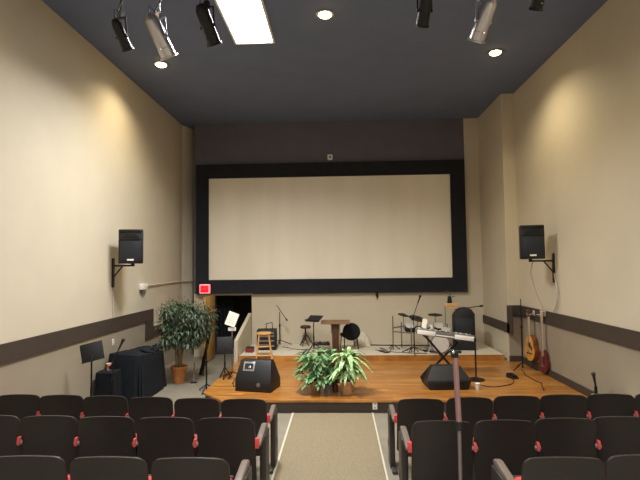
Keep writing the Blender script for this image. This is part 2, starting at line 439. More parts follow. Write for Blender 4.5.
rows = [
    ('in the row nearest the stage', 0, [(-1.07, 5.29), (-1.605, 5.32), (-2.145, 5.37), (-2.685, 5.42), (-3.22, 5.46), (-3.74, 5.48)],
                                 [(.855, 5.29), (1.395, 5.34), (1.925, 5.4), (2.445, 5.44), (2.965, 5.47), (3.5, 5.49)]),
    ('in the middle row', .155, [(-1.0, 4.15), (-1.535, 4.16), (-2.065, 4.18), (-2.59, 4.2), (-3.12, 4.21)],
                                [(.835, 4.07), (1.355, 4.09), (1.87, 4.14), (2.36, 4.18)]),
    ('in the row farthest from the stage', .25, [(-.965, 3.05), (-1.5, 3.06), (-2.04, 3.07)], [(1.375, 3.08), (1.91, 3.12)]),
]
for rn, z, L, Rr in rows:
    for side, lst, sg in (('ficus', L, 1), ('guitar', Rr, -1)):
        for i, (x, y) in enumerate(lst):
            first = i == 0
            lab = 'dark theatre seat %s, %s side, %s' % (nth[i], side, rn)
            key = (first, sg)
            a = R(2.6) * sg * (i / 3 if not first else .25)
            if key in protos: dup(protos[key], (x, y, z), a, lab); continue
            t = make_seat(first, sg); protos[key] = t
            t.location = (x, y, z); t.rotation_euler = (0, 0, a); t['label'] = lab; t['group'] = 'theatre seats'
for o in COL.objects:
    if o.name.startswith('theatre_seat'): o['group'] = 'theatre seats'

# ------------------------------------------------------------------ wall speakers
def wall_speaker(label, loc, rz, side, wall_x):
    t = thing('wall_speaker', label, 'speaker', loc, rz, 'wall speakers')
    w, h, dp = .42, .6, .34
    m = MB(); m.prism([(-w / 2, -dp / 2, 0), (w / 2, -dp / 2, 0), (w / 2 - .07, dp / 2, 0), (-w / 2 + .07, dp / 2, 0)], (0, 0, h))
    b = m.build('cabinet', 'black', t, bevel=.018)
    m = MB(); m.box((0, -dp / 2 - .004, .22), (.36, .016, .36)); m.build('grille', 'grille', t, bevel=.006)
    m = MB()
    for zz, hh in ((.565, .03), (.425, .03)): m.box((0, -dp / 2 - .006, zz), (.36, .02, hh))
    m.prism([(-.15, -dp / 2 - .002, .44), (.15, -dp / 2 - .002, .44), (.08, -dp / 2 - .002, .55), (-.08, -dp / 2 - .002, .55)], (0, -.008, 0))
    m.build('horn', 'blackm', t, bevel=.003)
    m = MB(); m.box((0.0, -dp / 2 - .014, .065), (.11, .006, .03)); m.build('badge', 'white', t)
    # bracket reaching from under the cabinet to the wall
    c, s_ = math.cos(-rz), math.sin(-rz)
    def loc2(x, y, z):
        dx, dy = x - loc[0], y - loc[1]
        return (c * dx - s_ * dy, s_ * dx + c * dy, z - loc[2])
    m = MB()
    wx = wall_x
    yb = loc[1] + .06
    zt = loc[2]
    m.tube(loc2(loc[0], loc[1], zt + .0), loc2(loc[0], loc[1], zt - .05), .03)
    m.tube(loc2(loc[0] - side * -.0, loc[1], zt - .035), loc2(wx, yb, zt - .035), .016)
    m.tube(loc2(wx - side * .2, yb - .03, zt - .035), loc2(wx, yb, zt - .26), .013)
    q = loc2(wx - side * .012, yb, zt - .16)
    m.box(q, (.022, .07, .52), (0, 0, -rz)); m.build('bracket', 'blackm', t)
    return t
wall_speaker('black loudspeaker bracketed high on the wall above the music stand and covered cabinet', (-3.665, 8.4, 2.365), R(10), -1, XL)
wall_speaker('black loudspeaker bracketed on the wall above the hanging guitars', (3.42, 8.75, 2.36), R(-6), 1, XR)
m = MB(); m.path([(3.5, 8.85, 2.33), (3.55, 9.1, 2.1), (3.66, 9.2, 1.8), (3.76, 9.22, 1.55), (3.82, 9.25, 1.42)], .009); 
tag(m.build('speaker_cable', 'cable'), 'thin cable drooping from the speaker toward the guitars', 'cable', 'speaker cables')
m = MB(); m.path([(3.84, 8.78, 2.1), (3.83, 8.7, 1.95), (3.825, 8.62, 1.75), (3.825, 8.68, 1.55), (3.83, 8.82, 1.42)], .011)
tag(m.build('speaker_cable', 'cable'), 'thin cable hanging from the wall bracket above the red guitar', 'cable', 'speaker cables')
m = MB(); m.path([(XL + .012, 8.46, 2.1), (XL + .012, 8.46, 1.4)], .01)
tag(m.build('speaker_cable', 'cable'), 'cable running down the wall below the speaker over the music stand', 'cable', 'speaker cables')
t = thing('junction_box', 'white junction box on the wall with a conduit running to the screen', 'junction box', (XL + .03, 9.72, 1.84))
m = MB(); m.box((.012, 0, .06), (.084, .26, .12)); m.build('housing', 'white', t, bevel=.01)
m = MB(); m.box((.02, 0, -.03), (.05, .12, .06)); m.build('adapter', 'kbgrey', t, bevel=.006)
m = MB(); m.path([(.0, .12, .07), (.0, 2.45, .09), (.3, 3.06, .1)], .016); m.build('conduit', 'cable', t)
def outlet(label, loc, rz):
    t = thing('wall_outlet', label, 'outlet', loc, rz)
    m = MB(); m.box((0, -.004, 0), (.075, .008, .115)); m.build('plate', 'white', t, bevel=.003)
    m = MB()
    for z in (-.028, .028): m.box((0, -.009, z), (.03, .004, .028))
    m.build('socket', 'cable', t)
outlet('white outlet on the dark front of the stage', (.52, 7.598, .11), 0)
outlet('small white outlet on the lower wall beside the covered cabinet', (XL + .001, 8.5, .97), PI / 2)
t = thing('microphone_clip', 'small black clip fixed to the wall below the screen', 'clip', (.94, YB - .001, 1.44))
m = MB(); m.box((0, -.025, .1), (.06, .055, .13)); m.build('body', 'black', t, bevel=.01)
m = MB(); m.tube((0, -.03, .04), (0, -.03, -.02), .012); m.build('pin', 'blackm', t)

# ------------------------------------------------------------------ lights and fixtures
def panel_light(label, loc):
    t = thing('fluorescent_light', label, 'ceiling light', loc, 0, 'fluorescent ceiling panels')
    m = MB()
    for x in (-.315, .315): m.box((x, 0, -.02), (.03, 1.56, .04))
    for y in (-.765, .765): m.box((0, y, -.02), (.6, .03, .04))
    m.build('frame', 'white', t, smooth=False)
    m = MB(); m.box((0, 0, -.014), (.6, 1.5, .012)); m.build('diffuser', 'tube', t, smooth=False)
    return t
panel_light('bright fluorescent panel set in the dark ceiling', (-1.34, 6.93, ZC - .001))
def area(name, loc, sx, sy, power, col=(.98, .985, 1), spread=R(144)):
    l = bpy.data.lights.new(name, 'AREA'); l.shape = 'RECTANGLE'; l.size = sx; l.size_y = sy; l.energy = power; l.color = col; l.spread = spread
    o = bpy.data.objects.new(name, l); COL.objects.link(o); o.location = loc
area('fluorescent_and_fill_glow', (-1.34, 6.93, ZC - .06), .58, 1.48, 240)
for x, y in ((-1.34, .6), (1.34, .6), (1.34, -3), (-1.34, -3)):  # unseen fill lights added near and behind the camera, without fixtures
    area('fluorescent_and_fill_glow', (x, y, ZC - .06), .58, 1.18, 120 if x < 0 else 190, spread=R(150))
def spot(name, loc, tgt, power, size=120, blend=.8, col=(1, .83, .54), r=.05):
    l = bpy.data.lights.new(name, 'SPOT'); l.energy = power; l.spot_size = R(size); l.spot_blend = blend; l.color = col; l.shadow_soft_size = r
    o = bpy.data.objects.new(name, l); COL.objects.link(o); o.location = loc
    o.rotation_euler = (Vector(tgt) - Vector(loc)).to_track_quat('-Z', 'Y').to_euler()
def downlight(label, x, y):
    t = thing('recessed_downlight', label, 'ceiling light', (x, y, ZC - .001), 0, 'recessed downlights')
    m = MB(); m.lathe([(.135, 0), (.135, -.012), (.1, -.016), (.095, -.005), (.095, 0)], n=28); m.build('trim_ring', 'chrome', t)
    m = MB(); m.ball((0, 0, -.012), .1, (1, 1, .4)); m.build('bulb', 'bulb', t)
for lab, x, y, pw in (('warm recessed downlight near the wall above the ficus', -3.2, 8.46, 360),
                  ('warm recessed downlight in the middle of the ceiling', -.16, 6.9, 320),
                  ('warm recessed downlight near the wall above the hanging guitars', 2.79, 8.37, 360)):
    downlight(lab, x, y)
    spot('downlight_glow', (x, y, ZC - .05), (x, y, 0), pw, 140, .9)
for x, y in ((-3.2, 4.6), (3.0, 4.6)):
    spot('downlight_glow', (x, y, ZC - .05), (x, y, 0), 40 if x < 0 else 110, 140, .9)

def stage_light(label, p, tilt, lean, matn, length=.38, r=.08):
    """p: centre of the can; lamp points to +Y and down"""
    t = thing('stage_spotlight', label, 'spotlight', p, lean, 'stage spotlights')
    ax = Vector((0, math.cos(tilt), -math.sin(tilt)))
    a = -ax * length / 2; b = ax * length / 2
    q = ax.to_track_quat('Z', 'Y').to_euler()
    m = MB(); m.lathe([(r * .55, -.06), (r * .8, -.03), (r, 0), (r, length * .75), (r * 1.06, length * .76), (r * 1.06, length), (r * .9, length), (r * .86, length * .9)], a, 24, q); m.build('can', matn, t)
    m = MB(); m.lathe([(r * 1.04, length - .0), (r * 1.28, length + .004), (r * 1.28, length + .018), (r * .98, length + .018)], a, 8, q); m.build('gel_frame', matn, t)
    m = MB(); m.tube(a + ax * length * .88, a + ax * length * .9, r * .84, n=20); m.build('lens', 'glass', t)
    m = MB(); top = Vector((0, 0, .2)); 
    for sx in (-1, 1):
        m.tube((sx * (r + .012), 0, 0), (sx * (r + .012), -.02, .2), .009)
        m.tube((sx * (r - .008), 0, 0), (sx * (r + .022), 0, 0), .016)
    m.tube((-(r + .012), -.02, .2), (r + .012, -.02, .2), .009); m.build('yoke', matn, t)
    m = MB(); m.box((0, -.02, .235), (.05, .05, .07)); m.tube((0, -.02, .25), (0, -.02, .5), .012); m.build('clamp', matn, t)
    m = MB(); m.path([a - ax * .05, a - ax * .1 + Vector((.03, 0, .05)), Vector((.05, -.12, .22)), Vector((.04, -.03, .4))], .007); m.build('power_cord', 'cableb', t)
    return t
ST = R(52)  # dim cans get black metal to stand for shade; silver ones read as lit
stage_light('dim shade-darkened stage spotlight nearest the side wall above the covered cabinet', (-2.32, 5.0, 4.8), ST, R(-20), 'blackm', .25, .055)
stage_light('large silver stage spotlight beside the fluorescent panel', (-1.9, 5.0, 4.77), ST, R(-28), 'steel')
stage_light('shade-darkened stage spotlight just beside the fluorescent panel, between silver lamp and panel', (-1.38, 5.0, 4.88), ST, R(-22), 'blackm', .34, .07)
stage_light('shade-darkened stage spotlight hanging between the fluorescent panel and second silver lamp', (.94, 5.0, 4.98), ST, R(8), 'blackm', .28, .065)
stage_light('silver stage spotlight over the guitar side of the stage', (1.55, 5.0, 4.84), ST, R(22), 'steel', .36)
stage_light('shade-darkened stage spotlight closest to the wall with the guitars', (2.15, 5.0, 5.1), ST, R(10), 'blackm', .24, .06)
t = thing('lighting_pipe', 'black pipe across the ceiling carrying the stage spotlights', 'lighting pipe', (0, 4.98, 5.32))
m = MB(); m.tube((-3.2, 0, 0), (3.2, 0, 0), .024); m.build('pipe', 'blackm', t)
for x in (-2.8, 0, 2.8):
    m = MB(); m.tube((x, 0, 0), (x, 0, .679), .012); m.build('hanger', 'blackm', t)

# ------------------------------------------------------------------ stands
def tripod_legs(mb, z, r=.3, hub=.22, rad=.011, a0=.4):
    for k in range(3):
        a = a0 + k * 2 * PI / 3
        mb.tube((0, 0, z + hub), (r * math.cos(a), r * math.sin(a), z + .012), rad)
        mb.ball((r * math.cos(a), r * math.sin(a), z + .014), .014, sub=1)
def music_stand(label, loc, rz, h, tilt=R(55), paper=None, w=.48, dh=.33, roll=0, lr=.3):
    t = thing('music_stand', label, 'music stand', loc, rz, 'music stands')
    m = MB(); tripod_legs(m, 0, lr); m.build('tripod_base', 'blackm', t)
    m = MB(); m.tube((0, 0, .1), (0, 0, h - .1), .012); m.tube((0, 0, .1), (0, 0, h * .55), .016); m.tube((0, -.002, h - .1), (0, .03, h), .012); m.build('shaft', 'blackm', t)
    m = MB(); m.box((0, 0, .02), (w, .006, dh)); m.box((0, -.03, -dh / 2 + .02), (w, .06, .006))
    q = m.build('desk', 'black', t, bevel=.002); q.location = (0, .03, h + .02); q.rotation_euler = (tilt - PI / 2, roll, 0)
    if paper:
        m = MB(); m.box((0, -.008, .02), (.22, .003, .29)); pp = m.build('sheet', 'paper', t); pp.location = q.location; pp.rotation_euler = q.rotation_euler
    return t
music_stand('black music stand on the floor beside the side wall, in front of the covered cabinet', (-3.66, 7.0, 0), R(12), 1.02, R(76), roll=R(-13), w=.32, dh=.27)
music_stand('black music stand by the exit with its desk lowered, near the stage corner', (-2.17, 9.02, ZS), R(10), .57, R(80), w=.3, dh=.32, lr=.12)
music_stand('thin black music stand with a slanted desk in front of the drum throne', (-.6, 10.9, ZT), R(-25), .74, R(25), w=.34, dh=.28, roll=R(0))
# paper stand
t = thing('sheet_stand', 'thin stand holding one tilted white sheet at the stage corner', 'music stand', (-2.06, 9.15, ZS))
m = MB(); tripod_legs(m, 0, .2, .1); m.build('tripod_base', 'blackm', t)
m = MB(); m.tube((0, 0, .06), (0, 0, .95), .011); m.build('shaft', 'kbgrey', t)
m = MB(); m.box((0, -.005, .9), (.15, .03, .07)); m.build('clip_lamp', 'white', t, bevel=.01)
m = MB(); m.box((0, .01, 1.0), (.03, .01, .16)); m.build('back_plate', 'blackm', t)
m = MB(); m.box((0, 0, 0), (.2, .004, .26)); q = m.build('paper_sheet', 'paper', t); q.location = (.0, -.012, 1.09); q.rotation_euler = (R(-12), R(20), 0)
m = MB()
for z in (-.07, -.03, .01, .05): m.box((0, -.0035, z), (.12, .001, .012))
pz = m.build('printing', 'cable', t); pz.location = q.location; pz.rotation_euler = q.rotation_euler

def mic_stand(label, loc, h, boom=None, base='tripod', mic=True, rad=.011, a0=.4, lr=.3, tip=None):
    t = thing('microphone_stand', label, 'microphone stand', loc, 0, 'microphone stands')
    m = MB()
    if base == 'round': m.lathe([(.15, 0), (.15, .012), (.13, .024), (.03, .035), (.02, .06)], n=28)
    else: tripod_legs(m, 0, lr, .14, .01, a0)
    m.build('base', 'blackm', t)
    m = MB(); m.tube((0, 0, .03), (0, 0, h * .6), rad * 1.3); m.tube((0, 0, h * .6), (0, 0, h), rad * .8); m.build('shaft', 'blackm', t)
    m = MB(); m.tube((0, 0, h * .6 - .03), (0, 0, h * .6 + .03), rad * 1.9); m.build('height_clutch', 'chrome' if base == 'chrome' else 'blackm', t)
    if boom:
        a, b = Vector(boom[0]), Vector(boom[1])
        m = MB(); m.tube(a, b, rad * .75); m.tube(a, a + (a - b).normalized() * .06, .018); m.build('boom_arm', 'blackm', t)
        end = b; dr = (b - a).normalized()
    else: end = Vector((0, 0, h)); dr = Vector(tip or (0, -.5, .8)).normalized()
    if mic:
        m = MB(); m.tube(end, end + dr * .15, .012, .02); m.ball(end + dr * .17, .03); m.build('microphone', 'black', t)
    return t
mic_stand('boom microphone stand on the pale tier beside the amplifier and stool', (-1.5, 11.95, ZT), .83, ((.16, -.02, .66), (-.08, 0, 1.0)), mic=False)
mic_stand('tall boom microphone stand in front of the drum rack', (1.63, 10.8, ZT), .84, ((-.02, 0, .78), (.1, .02, 1.1)))
mic_stand('microphone stand with a round base beside the keyboard', (2.43, 8.86, ZS), 1.19, ((.1, 0, 1.32), (-.34, .02, 1.26)), base='round', mic=False)
mic_stand('thin upright microphone stand on the floor at the stage corner', (-2.47, 8.85, 0), 1.42, base='tripod', mic=False, lr=.2)
mic_stand('microphone stand leaning in front of the covered cabinet', (-3.62, 7.6, 0), .85, ((-.03, -.02, .74), (.07, .02, .98)))
t = mic_stand('tall bare pole stand against the wall beside the natural guitar', (3.58, 9.72, ZS), 1.38, mic=False, lr=.26, a0=-.5)
t = mic_stand('short thick black microphone stand behind the white bench', (3.64, 7.12, 0), .52, mic=True, tip=(-.15, 0, 1), lr=.1, rad=.026)

# camera pole among seats
t = thing('camera_pole', 'tall brown pole stand rising between the seat rows beside the aisle', 'pole stand', (.855, 3.6, zf(3.6)))
m = MB(); tripod_legs(m, 0, .2, .16); m.build('tripod_base', 'blackm', t)
m = MB(); m.tube((0, 0, .05), (0, 0, .88), .013); m.build('lower_tube', 'pole2', t)
m = MB(); m.tube((0, 0, .84), (0, 0, .9), .024); m.build('collar', 'black', t)
m = MB(); m.tube((0, 0, .88), (-.015, 0, 1.36), .0205); m.build('upper_tube', 'pole', t)
m = MB(); m.box((-.02, 0, 1.385), (.05, .04, .05)); m.tube((-.06, 0, 1.41), (.03, 0, 1.4), .012); m.build('clamp', 'blackm', t, bevel=.005)
m = MB(); m.ball((-.032, -.02, 1.4), .013); m.build('clamp_screw', 'chrome', t)

# ------------------------------------------------------------------ covered cabinet, cup, ficus corner
def draped(name, label, cat, blocks, matn, amp=.012):
    """cloth pulled over box shapes: rounded blocks with soft vertical folds"""
    t = thing(name, label, cat, blocks[0][0][:2] + (0,))
    return t
t = thing('covered_cabinet', 'cabinet draped in black cloth against the side wall beside the ficus', 'cabinet', (-3.6, 8.9, 0))
def cloth_block(x0, x1, y0, y1, z1, slope=0, sy=0, nx=26, flare=.05, seed=1):
    rnd = random.Random(seed)
    m = MB(); N = 72; L = 9
    ph = rnd.random() * 6
    cx, cy = (x0 + x1) / 2, (y0 + y1) / 2; hx, hy = (x1 - x0) / 2, (y1 - y0) / 2
    rings = []
    for j in range(L + 1):
        k = j / L                        # 0 at the floor, 1 at the top edge
        ring = []
        for i in range(N):
            a = 2 * PI * i / N
            c, s_ = math.cos(a), math.sin(a)
            e = .22
            x = math.copysign(abs(c) ** e, c) * hx; y = math.copysign(abs(s_) ** e, s_) * hy
            fold = (flare + .02 * math.sin(13 * a + ph) + .012 * math.sin(29 * a)) * (1 - k) ** 1.2
            x *= 1 + fold / max(hx, .2); y *= 1 + fold / max(hy, .2)
            if k > .93: x *= .985; y *= .985
            z = .004 + (z1 + slope * x + sy * y) * k
            ring.append(m.bm.verts.new((cx + x, cy + y, z)))
        rings.append(ring)
    tc = []
    for f_, dz in ((.8, .012), (.45, .018)):
        tc.append([m.bm.verts.new((cx + (v.co.x - cx) * f_, cy + (v.co.y - cy) * f_, v.co.z + dz + .01 * math.sin(9 * v.co.x + 7 * v.co.y))) for v in rings[-1]])
    rings += tc
    for j in range(len(rings) - 1):
        for i in range(N): m.bm.faces.new((rings[j][i], rings[j][(i + 1) % N], rings[j + 1][(i + 1) % N], rings[j + 1][i]))
    m.bm.faces.new(rings[-1]); m.bm.faces.new(rings[0][::-1])
    return m
q = cloth_block(-.39, .2, -.78, .4, .75, -.06, -.1, seed=3, flare=.03).build('cloth_cover', 'blackcloth', t)
q = cloth_block(-.4, -.1, -1.15, -.82, .58, 0, seed=5, flare=.015).build('lower_cover', 'blackcloth', t)
m = MB()
rnd = random.Random(9)
for k in range(9):
    m.ball((rnd.uniform(-.15, .12), rnd.uniform(-.3, .25), .775 + rnd.uniform(-.01, .02)), rnd.uniform(.09, .15), (1.4, 1, .42), (rnd.uniform(-.4, .4), rnd.uniform(-.4, .4), rnd.uniform(0, 3)))
j = m.build('jacket', 'blackcloth'); j.location = (-3.6, 8.9, 0)
tag(j, 'crumpled black jacket lying on top of the draped cabinet', 'jacket')
t = thing('paper_cup', 'small pale cup on the lower end of the draped cabinet', 'cup', (-3.85, 7.92, .6))
m = MB(); m.lathe([(.028, 0), (.042, .11), (.044, .112), (.038, .108), (.026, .01)], n=20); m.build('cup_wall', 'cup', t)
m = MB(); m.lathe([(.0345, .045), (.0395, .085), (.0385, .085), (.0335, .045)], n=20); m.build('sleeve', 'cupband', t)

def pot(t, r, h, matn, z0=0):
    m = MB(); m.lathe([(r * .72, 0), (r * .98, h * .82), (r * 1.08, h * .82), (r * 1.1, h), (r * .98, h), (r * .92, h * .86)], n=28); m.build('pot', matn, t)
    m = MB(); m.tube((0, 0, h * .84), (0, 0, h * .88), r * .93, n=24); m.build('soil', 'soil', t)
def add_leaf(mb, p, d, up, L, W, droop=.25, seg=3):
    d = d.normalized(); s_ = d.cross(up)
    if s_.length < 1e-3: s_ = Vector((1, 0, 0))
    s_.normalize(); n = s_.cross(d).normalized()
    prev = None
    for i in range(seg + 1):
        k = i / seg
        c = p + d * L * k - Vector((0, 0, 1)) * droop * L * k * k
        w = W * (math.sin(PI * (.08 + .9 * k)) ** .8) / 2
        a = mb.bm.verts.new(c - s_ * w + n * w * .25); mid = mb.bm.verts.new(c); b = mb.bm.verts.new(c + s_ * w + n * w * .25)
        if prev:
            mb.bm.faces.new((prev[0], prev[1], mid, a)); mb.bm.faces.new((prev[1], prev[2], b, mid))
        prev = (a, mid, b)
def rv(r=random):
    while True:
        v = Vector((r.uniform(-1, 1), r.uniform(-1, 1), r.uniform(-1, 1)))
        if .05 < v.length < 1: return v
t = thing('potted_ficus', 'bushy dark green ficus tree in a terracotta pot beside the exit', 'plant', (-3.22, 9.55, 0))
pot(t, .15, .33, 'terra')
m = MB(); rr = random.Random(4); tips = []
for k in range(4):
    a = k * 1.7; base = Vector((.04 * math.cos(a), .04 * math.sin(a), .27))
    p1 = base + Vector((.05 * math.cos(a + 1), .05 * math.sin(a), .35)); p2 = Vector((.22 * math.cos(a) + .1, .2 * math.sin(a), 1.0)); p3 = Vector((.3 * math.cos(a) + .1, .28 * math.sin(a), 1.4))
    m.path([base, p1, p2, p3], .019)
    for z in range(6):
        q0 = p2.lerp(p3, z / 5 - .4); q1 = q0 + Vector((rr.uniform(-.4, .4), rr.uniform(-.3, .3), rr.uniform(-.05, .25)))
        m.path([q0, q0.lerp(q1, .5) + Vector((0, 0, .03)), q1], .006, 5)
m.build('trunk', 'stem', t)
m = MB()
clus = [(Vector((rr.uniform(-.32, .56), rr.uniform(-.38, .38), rr.uniform(.86, 1.5))), rr.uniform(.15, .22)) for k in range(60)]
for c, r_ in clus:
    if (c.x - .12) ** 2 / .17 + (c.z - 1.18) ** 2 / .12 > 1.1: continue
    for k in range(110):
        v = rv(rr); p = c + v * r_
        dd = (v + Vector((0, 0, -.5)) + rv(rr) * .6)
        add_leaf(m, p, dd, Vector((0, 0, 1)), rr.uniform(.06, .1), rr.uniform(.024, .036), .3, 2)
for k in range(420):       # hanging fringe
    p = Vector((rr.uniform(-.3, .45), rr.uniform(-.25, .25), rr.uniform(.76, 1.0)))
    add_leaf(m, p, Vector((rr.uniform(-.4, .4), rr.uniform(-.4, .4), -1)), Vector((0, 1, 0)), .09, .03, .1, 2)
m.build('foliage', 'leaf_f', t, recalc=False)
# bits behind the ficus
t = thing('folded_stand', 'black folded stand leaning behind the ficus pot', 'stand', (-2.86, 10.15, 0))
m = MB(); m.tube((-.1, .0, .02), (.1, .05, .95), .035, .03); m.build('bundle', 'blackcloth', t)
m = MB(); m.tube((-.13, 0, .012), (.05, .02, .3), .012); m.tube((-.02, -.1, .012), (.0, .02, .3), .012); m.build('leg', 'blackm', t)
t = thing('chrome_rod', 'short shiny metal rod standing on the floor beside the ficus pot', 'rod', (-2.92, 9.55, 0))
m = MB(); m.tube((0, 0, .015), (.01, 0, .4), .013); m.build('tube', 'chrome', t)
m = MB(); m.lathe([(.07, 0), (.07, .008), (.02, .02)], n=20); m.build('foot', 'blackm', t)

# ------------------------------------------------------------------ floor monitors
def wedge(label, loc, rz, w, h, d, wt=.86, wb=1):
    t = thing('floor_monitor', label, 'floor monitor', loc, rz, 'stage floor monitors')
    prof = [(-d / 2, .0), (d / 2, 0), (d / 2, h * .3), (d * .08, h), (-d * .2, h), (-d / 2, h * .42)]
    wtop = w * wt; wbot = w * wb
    m = MB()
    W = lambda z: (wbot if z < .01 else w if z < h * .6 else wtop) / 2
    A = [m.bm.verts.new((-W(z), y, z)) for y, z in prof]; B = [m.bm.verts.new((W(z), y, z)) for y, z in prof]
    m.bm.faces.new(A); m.bm.faces.new(B[::-1])
    for i in range(6): m.bm.faces.new((A[i], A[(i + 1) % 6], B[(i + 1) % 6], B[i]))
    m.build('cabinet', 'black', t, bevel=.015)
    # grille on the performers' slope
    p0, p1 = Vector((0, d / 2, h * .3)), Vector((0, d * .08, h)); mid = (p0 + p1) / 2; ang = math.atan2(p1.z - p0.z, p1.y - p0.y)
    m = MB(); m.box((0, 0, 0), (w * min(.78, wt - .06), (p1 - p0).length * .86, .012)); g = m.build('grille', 'grille', t, bevel=.003)
    g.location = mid; g.rotation_euler = (ang, 0, 0)
    return t
t = wedge('black wedge monitor with a silver jack plate, near the stage corner', (-1.42, 8.3, ZS), R(-12), .64, .5, .5)
q0, q1 = Vector((0, -.25, .21)), Vector((0, -.1, .5)); an = math.atan2(.29, .15)
n_ = Vector((0, -math.sin(an), math.cos(an)))
m = MB(); m.box((0, 0, 0), (.2, .16, .006)); pl = m.build('jack_plate', 'steel', t, bevel=.002); pl.location = Vector((-.1, -.155, .4)) + n_ * .004; pl.rotation_euler = (an, 0, 0)
m = MB(); m.box((-.0, 0, .004), (.15, .1, .006)); pi = m.build('plate_recess', 'black', pl)
m = MB(); m.lathe([(.022, 0), (.022, .02), (.012, .024)], (.02, -.02, .006), 14); m.build('jack', 'chrome', pl)
m = MB(); m.lathe([(.035, 0), (.035, .006), (.02, .008)], (.1, -.253, .12), 18, (PI / 2, 0, 0)); m.build('emblem', 'kbgrey', t)
t = wedge('black wedge monitor under the keyboard stand', (1.78, 8.42, ZS), R(4), .76, .37, .52, .62, .86)
m = MB(); m.box((0, -.262, .09), (.5, .012, .1)); m.build('handle_recess', 'blackm', t, bevel=.004)
t = thing('plastic_cup', 'clear plastic cup beside the monitor under the keyboard', 'cup', (2.27, 8.2, ZS))
m = MB(); m.lathe([(.03, 0), (.04, .1), (.037, .1), (.028, .006)], n=18); m.build('cup_wall', 'glass', t)
m = MB(); m.lathe([(.042, .096), (.042, .106), (.01, .112)], n=18); m.build('lid', 'white', t)

# ------------------------------------------------------------------ plants at the front of the stage
t = thing('potted_plant', 'dense trailing green plant in a tan pot at the stage front', 'plant', (-.42, 8.08, ZS), 0, 'plants at the stage front')
pot(t, .1, .2, 'tan')
m = MB(); m2 = MB(); rr = random.Random(12)
for k in range(420):
    a = rr.uniform(0, 2 * PI); r_ = .32 * math.sqrt(rr.random()); z = .16 + .5 * rr.random() ** .8
    r_ *= math.sin(min(1, (z + .12) / .55) * PI * .72) + .15
    p = Vector((r_ * math.cos(a) + .05, r_ * .8 * math.sin(a), z))
    dd = Vector((math.cos(a), math.sin(a), rr.uniform(-.5, .6)))
    add_leaf(m, p, dd, Vector((rr.uniform(-.3, .3), rr.uniform(-.3, .3), 1)), rr.uniform(.09, .15), rr.uniform(.05, .08), .35)
    if k % 6 == 0: m2.path([(0, 0, .16), (p.x * .4, p.y * .4, .1 + z * .6), p], .004, 5)
m.build('foliage', 'leaf_p', t, recalc=False); m2.build('stems', 'stem', t)
t = thing('potted_plant', 'spiky plant with long striped arching leaves in a tan pot', 'plant', (.1, 7.97, ZS), 0, 'plants at the stage front')
pot(t, .13, .22, 'tan')
m = MB(); rr = random.Random(21)
for k in range(150):
    a = rr.uniform(0, 2 * PI); el = rr.uniform(.45, 1.5)
    L = rr.uniform(.3, .5)
    base = Vector((.03 * math.cos(a), .03 * math.sin(a),   .2 + rr.uniform(0, .4)))
    add_leaf(m, base, Vector((math.cos(a) * math.cos(el), math.sin(a) * math.cos(el), math.sin(el))), Vector((0, 0, 1)), L, rr.uniform(.055, .085), rr.uniform(.5, 1.05), 8)
m.build('foliage', 'leaf_d', t, recalc=False)
m = MB(); m.tube((0, 0, .18), (0, 0, .55), .018, .012); m.build('stem', 'stem', t)
t = thing('potted_plant', 'small plant in a grey blue pot between the two larger plants', 'plant', (-.22, 8.0, ZS), 0, 'plants at the stage front')
pot(t, .075, .15, 'greypot')
m = MB(); rr = random.Random(31)
for k in range(46):
    a = rr.uniform(0, 2 * PI)
    add_leaf(m, Vector((rr.uniform(-.03, .03), rr.uniform(-.03, .03), .12 + rr.random() * .2)), Vector((math.cos(a), math.sin(a), rr.uniform(0, 1.2))), Vector((0, 0, 1)), rr.uniform(.1, .16), .05, .4)
m.build('foliage', 'leaf_p', t, recalc=False)
t = thing('brown_vase', 'narrow dark brown vase between the plant pots', 'vase', (-.1, 8.06, ZS))
m = MB(); m.lathe([(.045, 0), (.05, .02), (.046, .2), (.052, .32), (.044, .32), (.04, .25)], n=22); m.build('body', 'brown', t)
m = MB(); m.lathe([(.052, .315), (.058, .325), (.058, .335), (.044, .335)], n=22); m.build('rim', 'lecttop', t)

# ------------------------------------------------------------------ stool, amplifier, tier gear
t = thing('bar_stool', 'light wooden bar stool standing before the amplifier', 'stool', (-1.64, 10.35, ZS), R(8))
m = MB(); m.lathe([(.15, .63), (.165, .64), (.165, .66), (.15, .67)], n=28); m.build('seat', 'pine', t)
for sx in (-1, 1):
    for sy in (-1, 1):
        m = MB(); m.tube((sx * .1, sy * .1, .635), (sx * .18, sy * .18, 0), .018); m.build('leg', 'pine', t)
m = MB()
for z, r_ in ((.2, .155), (.38, .13)):
    for sy in (-1, 1):
        m.tube((-r_, sy * r_, z), (r_, sy * r_, z), .012); m.tube((sy * r_, -r_, z + .04), (sy * r_, r_, z + .04), .012)
m.build('rungs', 'pine', t)
t = thing('guitar_amplifier', 'black guitar amplifier with silver strips behind the wooden stool', 'amplifier', (-1.74, 11.45, ZT), R(3))
m = MB(); m.box((0, 0, .245), (.46, .3, .46)); m.build('cabinet', 'black', t, bevel=.02)
m = MB(); m.box((0, -.154, .2), (.38, .012, .28)); m.build('grille', 'grille', t)
for z in (.4, .33, .22, .1):
    m = MB(); m.box((0, -.163, z), (.36, .008, .035)); m.build('strip', 'steel', t)
m = MB(); m.box((0, 0, .005), (.4, .24, .02)); m.build('feet', 'blackm', t)
m = MB(); m.path([(-.02, 0, .47), (-.02, 0, .6), (.12, 0, .63), (.13, 0, .47)], .012); m.build('handle', 'blackm', t)
t = thing('red_case', 'small dark red case on the tier beside the amplifier', 'case', (-2.09, 11.1, ZT))
m = MB(); m.box((0, 0, .05), (.18, .2, .1)); m.build('body', 'redbox', t, bevel=.012)
